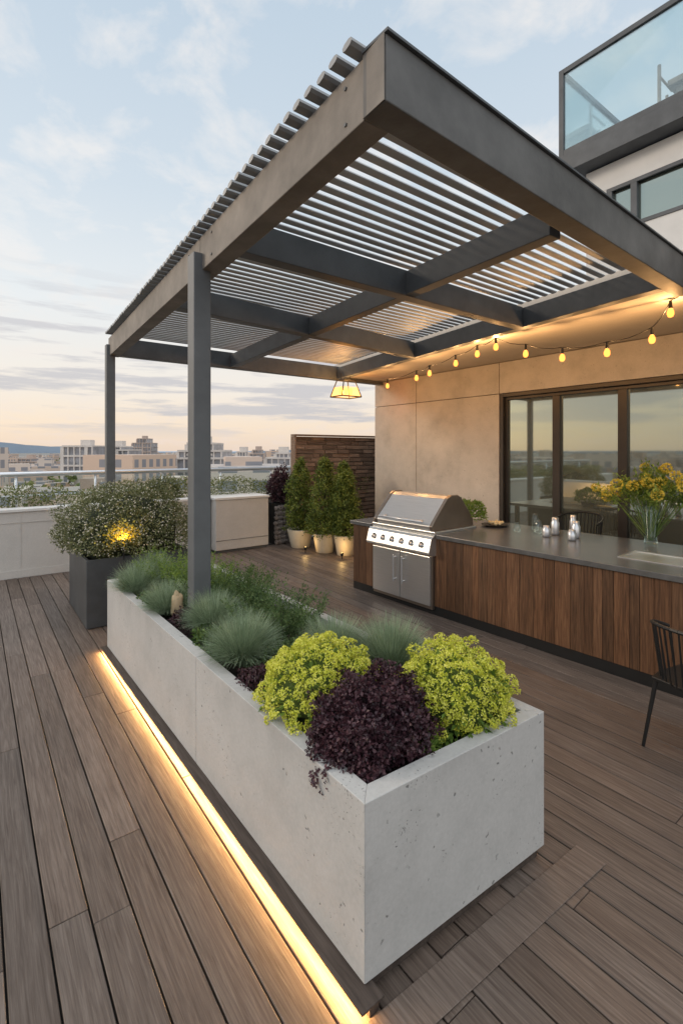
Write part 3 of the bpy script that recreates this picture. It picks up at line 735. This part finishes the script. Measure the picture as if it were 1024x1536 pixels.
mk(mb,"sockets",M_black,st); mk(mg,"bulbs",M_bulb,st,smooth=True)

lx,ly=5.2,6.75
ln=empty("hanging_lantern",(lx,ly,2.8))
mb=MB(); mg=MB()
top=[(-.12,-.10),(.12,-.10),(.12,.10),(-.12,.10)]; bot=[(-.21,-.17),(.21,-.17),(.21,.17),(-.21,.17)]
zt2,zb2=3.08,2.79
for i in range(4):
    a=top[i];b=bot[i];c=top[(i+1)%4];d_=bot[(i+1)%4]
    mb.cyl((lx+a[0],ly+a[1],zt2),(lx+b[0],ly+b[1],zb2),.011,n=6)
    mb.cyl((lx+a[0],ly+a[1],zt2),(lx+c[0],ly+c[1],zt2),.011,n=6); mb.cyl((lx+b[0],ly+b[1],zb2),(lx+d_[0],ly+d_[1],zb2),.011,n=6)
    mg.add([(lx+a[0]*1.3,ly+a[1]*1.3,zt2-.12),(lx+c[0]*1.3,ly+c[1]*1.3,zt2-.12),(lx+d_[0]*.97,ly+d_[1]*.97,zb2),(lx+b[0]*.97,ly+b[1]*.97,zb2)],[(0,1,2,3)])
for sx in(-.10,.10): mb.cyl((lx+sx,ly,3.08),(lx+sx,ly,3.2),.007,n=6)
mk(mb,"frame",M_frame,ln); mk(mg,"amber_panes",M_pane,ln)
mb=MB()
for sx in(-.11,.0,.11): mb.lathe(lx+sx,ly,[(.015,2.83),(.028,2.85),(.028,2.92),(.012,2.96)],12)
mk(mb,"lamp_bulbs",M_bulb,ln,smooth=True)
for sx in(-.11,.0,.11): pl_("lantern_light",(lx+sx,ly,2.88),8,(1,.64,.30),.025,ln)
def gardenlamp(x,y,z,e):
    g_=empty("garden_spotlight",(x,y,z)); mb=MB(); mb.cyl((x,y,z-.22),(x,y,z-.05),.008); mb.cyl((x,y,z-.06),(x,y,z-.005),.022,.028,14); mk(mb,"spike_and_body",M_black,g_)
    pl_("lamp",(x,y,z+.02),e,(1,.62,.22),.012,g_)
gardenlamp(1.27,5.49,.92,2.8)
gardenlamp(5.0,6.60,.12,2.2)
gardenlamp(4.78,7.40,.12,1.8)

# ---------------------------------------------------------------- city, hills, ground
M_ground=simple("city_ground",(.20,.20,.19),.9,0,.3,.02,0)
mb=MB(); mb.add([(-12000,-12000,-28),(12000,-12000,-28),(12000,12000,-28),(-12000,12000,-28)],[(0,1,2,3)]); mk(mb,"ground",M_ground)
def facade(name,wall,win,sx,sz):
    m,nt,b=newmat(name)
    g=nt.nodes.new("ShaderNodeNewGeometry"); tcn=nt.nodes.new("ShaderNodeTexCoord"); sp=nt.nodes.new("ShaderNodeSeparateXYZ"); nt.links.new(tcn.outputs['Object'],sp.inputs[0])
    a=nt.nodes.new("ShaderNodeMath"); a.operation='ADD'; nt.links.new(sp.outputs['X'],a.inputs[0]); nt.links.new(sp.outputs['Y'],a.inputs[1])
    def band(src,per,th):
        m1=nt.nodes.new("ShaderNodeMath"); m1.operation='DIVIDE'; m1.inputs[1].default_value=per; nt.links.new(src,m1.inputs[0])
        m2=nt.nodes.new("ShaderNodeMath"); m2.operation='FRACT'; nt.links.new(m1.outputs[0],m2.inputs[0])
        m3=nt.nodes.new("ShaderNodeMath"); m3.operation='GREATER_THAN'; m3.inputs[1].default_value=th; nt.links.new(m2.outputs[0],m3.inputs[0]); return m3.outputs[0]
    f1=band(a.outputs[0],sx,.45); f2=band(sp.outputs['Z'],sz,.42)
    mm=nt.nodes.new("ShaderNodeMath"); mm.operation='MULTIPLY'; nt.links.new(f1,mm.inputs[0]); nt.links.new(f2,mm.inputs[1])
    v=ramp(nt,g.outputs['Random Per Island'],[(0,(.50,.42,.38)),(.3,(.95,.78,.66)),(.5,(.8,.78,.78)),(1,(1,.96,.92))])
    wc=mix(nt,1.0,wall,v.outputs[0],'MULTIPLY')
    nt.links.new(mix(nt,mm.outputs[0],wc,win),b.inputs['Base Color']); b.inputs['Roughness'].default_value=.7; return m
M_city=facade("city_facade",(.64,.57,.51),(.24,.24,.26),3.2,3.1)  # distance haze is put into these lightened wall and window colours
mb=MB()
def place(az,dist): return (dist*math.sin(az),dist*math.cos(az))
for i in range(2300):
    az=math.radians(R.uniform(-170,60)); dist=90+1500*R.random()**1.5
    x,y=place(az,dist); base=-28
    s=R.uniform(7,17)*(1+dist/1700); top=-28+R.uniform(9,24)+ (R.random()<.16)*R.uniform(2,9)
    top=min(top,1.85+dist*.006+R.uniform(-1,3))
    a=R.uniform(0,1.57); ca,sa=math.cos(a),math.sin(a); wx,wy=s/2,s*R.uniform(.5,1)/2
    poly=[(x+px*ca-py*sa,y+px*sa+py*ca) for px,py in((-wx,-wy),(wx,-wy),(wx,wy),(-wx,wy))]
    mb.prism(poly,base,top)
    if R.random()<.6: mb.prism([(x+(px-x)*.4,y+(py-y)*.4) for px,py in poly],top,top+R.uniform(1.5,3))
mk(mb,"distant_city_buildings",M_city)
mb=MB()
for i in range(800):
    az=math.radians(R.uniform(-60,20)); dist=R.uniform(100,520); x,y=place(az,dist); r=R.uniform(3,6); zc_=-28+R.uniform(8,20)
    for k in range(55): 
        d=rdir(); mb.leaf(V((x,y,zc_))+d*r*.75,rdir(),rdir(),r*.34,r*.3)
mk(mb,"distant_city_trees",F_far)
M_glz=simple("apartment_glazing",(.25,.25,.27),.35,0,.5,.35,0)
M_apt=simple("apartment_concrete",(.60,.545,.50),.8,0,.1,.3,0)  # lightened as well, with distance haze in the base colour
M_apt2=simple("apartment_brick",(.45,.36,.31),.8,0,.1,.3,0)
def apart(name,u0,u1,vt,dist,tiers=((1,0),),mat=None):
    e=empty(name,(0,0,-28))
    f=730; yaw=math.atan(552/730)
    def wpt(u,d_): 
        l=d_*(u-512)/f; return V((math.sin(yaw)*d_+math.cos(yaw)*l, math.cos(yaw)*d_-math.sin(yaw)*l))
    a=wpt(u0,dist);b=wpt(u1,dist); n=V((math.sin(yaw),math.cos(yaw))); zt_=1.85+(676-vt)*dist/f
    W_=(b-a).length; dr=(b-a).normalized(); dep=min(14,W_)
    c=(a+b)/2; e.location=(c.x,c.y,-28)
    mbw=MB(); mbs=MB()
    for ti,(fr,dz) in enumerate(tiers):
        s0=.45*ti
        p=c-dr*W_*fr/2+n*s0; q=c+dr*W_*fr/2+n*s0; z1=zt_+dz
        zl=-28 if ti==0 else zt_
        mbw.prism([tuple(p+n*.5),tuple(q+n*.5),tuple(q+n*(dep-ti)),tuple(p+n*(dep-ti))],zl,z1-.4)
        z=z1
        while z>max(zl,-20)+.6:
            mbs.prism([tuple(p),tuple(q),tuple(q+n*(dep+.3-ti)),tuple(p+n*(dep+.3-ti))],z-.55,z); z-=3.0
        k=max(3,int(W_*fr/1.8))
        for i in range(k+1):
            m=p.lerp(q,i/k); wd=dr*(.5 if i%4==0 else .16)
            mbs.prism([tuple(m-wd+n*.05),tuple(m+wd+n*.05),tuple(m+wd+n*.49),tuple(m-wd+n*.49)],max(zl,-20),z1-.56)
    mk(mbw,"glazing",M_glz,e); mk(mbs,"slabs_and_columns",mat or M_apt,e)
    mb2=MB(); m=c+n*5; mb2.prism([tuple(m-dr*1.5),tuple(m+dr*1.5),tuple(m+dr*1.5+n*3),tuple(m-dr*1.5+n*3)],zt_,zt_+1.8+tiers[-1][1]); mk(mb2,"roof_plant_room",mat or M_apt,e)
apart("apartment_building",93,138,668,150)
apart("apartment_building",142,192,674,165,((1,0),(.5,1.2)))
apart("apartment_building",198,226,664,330,((1,0),(.5,3)),M_apt2)
apart("apartment_building",254,342,686,130,((1,0),(.75,2.0),(.45,4.0)))
apart("apartment_building",350,372,684,200,((1,0),(.6,2)))
apart("apartment_building",374,396,680,260,((1,0),(.6,2)),M_apt2)
apart("apartment_building",398,446,686,150,((1,0),(.4,1.5)))
apart("apartment_building",10,60,692,240,((1,0),(.4,1.5)),M_apt2)
M_hill=simple("far_hills",(.30,.37,.46),1,0,.1,.001,0)  # blue distance haze painted into the hill colour
mb=MB(); n=240; vs=[];fs=[]
for i in range(n+1):
    az=math.radians(-175+250*i/n); x,y=place(az,7000)
    adeg=-175+250*i/n
    h=-20+75*max(0,noise.noise(V((adeg*.07,1,0)))+.25)+130*math.exp(-((adeg+.8)/5)**2)+12*noise.noise(V((adeg*.6,5,0)))
    vs+= [(x,y,-60),(x,y,h),(x*1.2,y*1.2,h*.4)]
for i in range(n): 
    k=i*3; fs+= [(k,k+3,k+4,k+1),(k+1,k+4,k+5,k+2)]
mb.add(vs,fs); mk(mb,"hills",M_hill)

sc.view_settings.view_transform='Standard'
sc.view_settings.look='None'; sc.view_settings.exposure=0; sc.view_settings.gamma=1
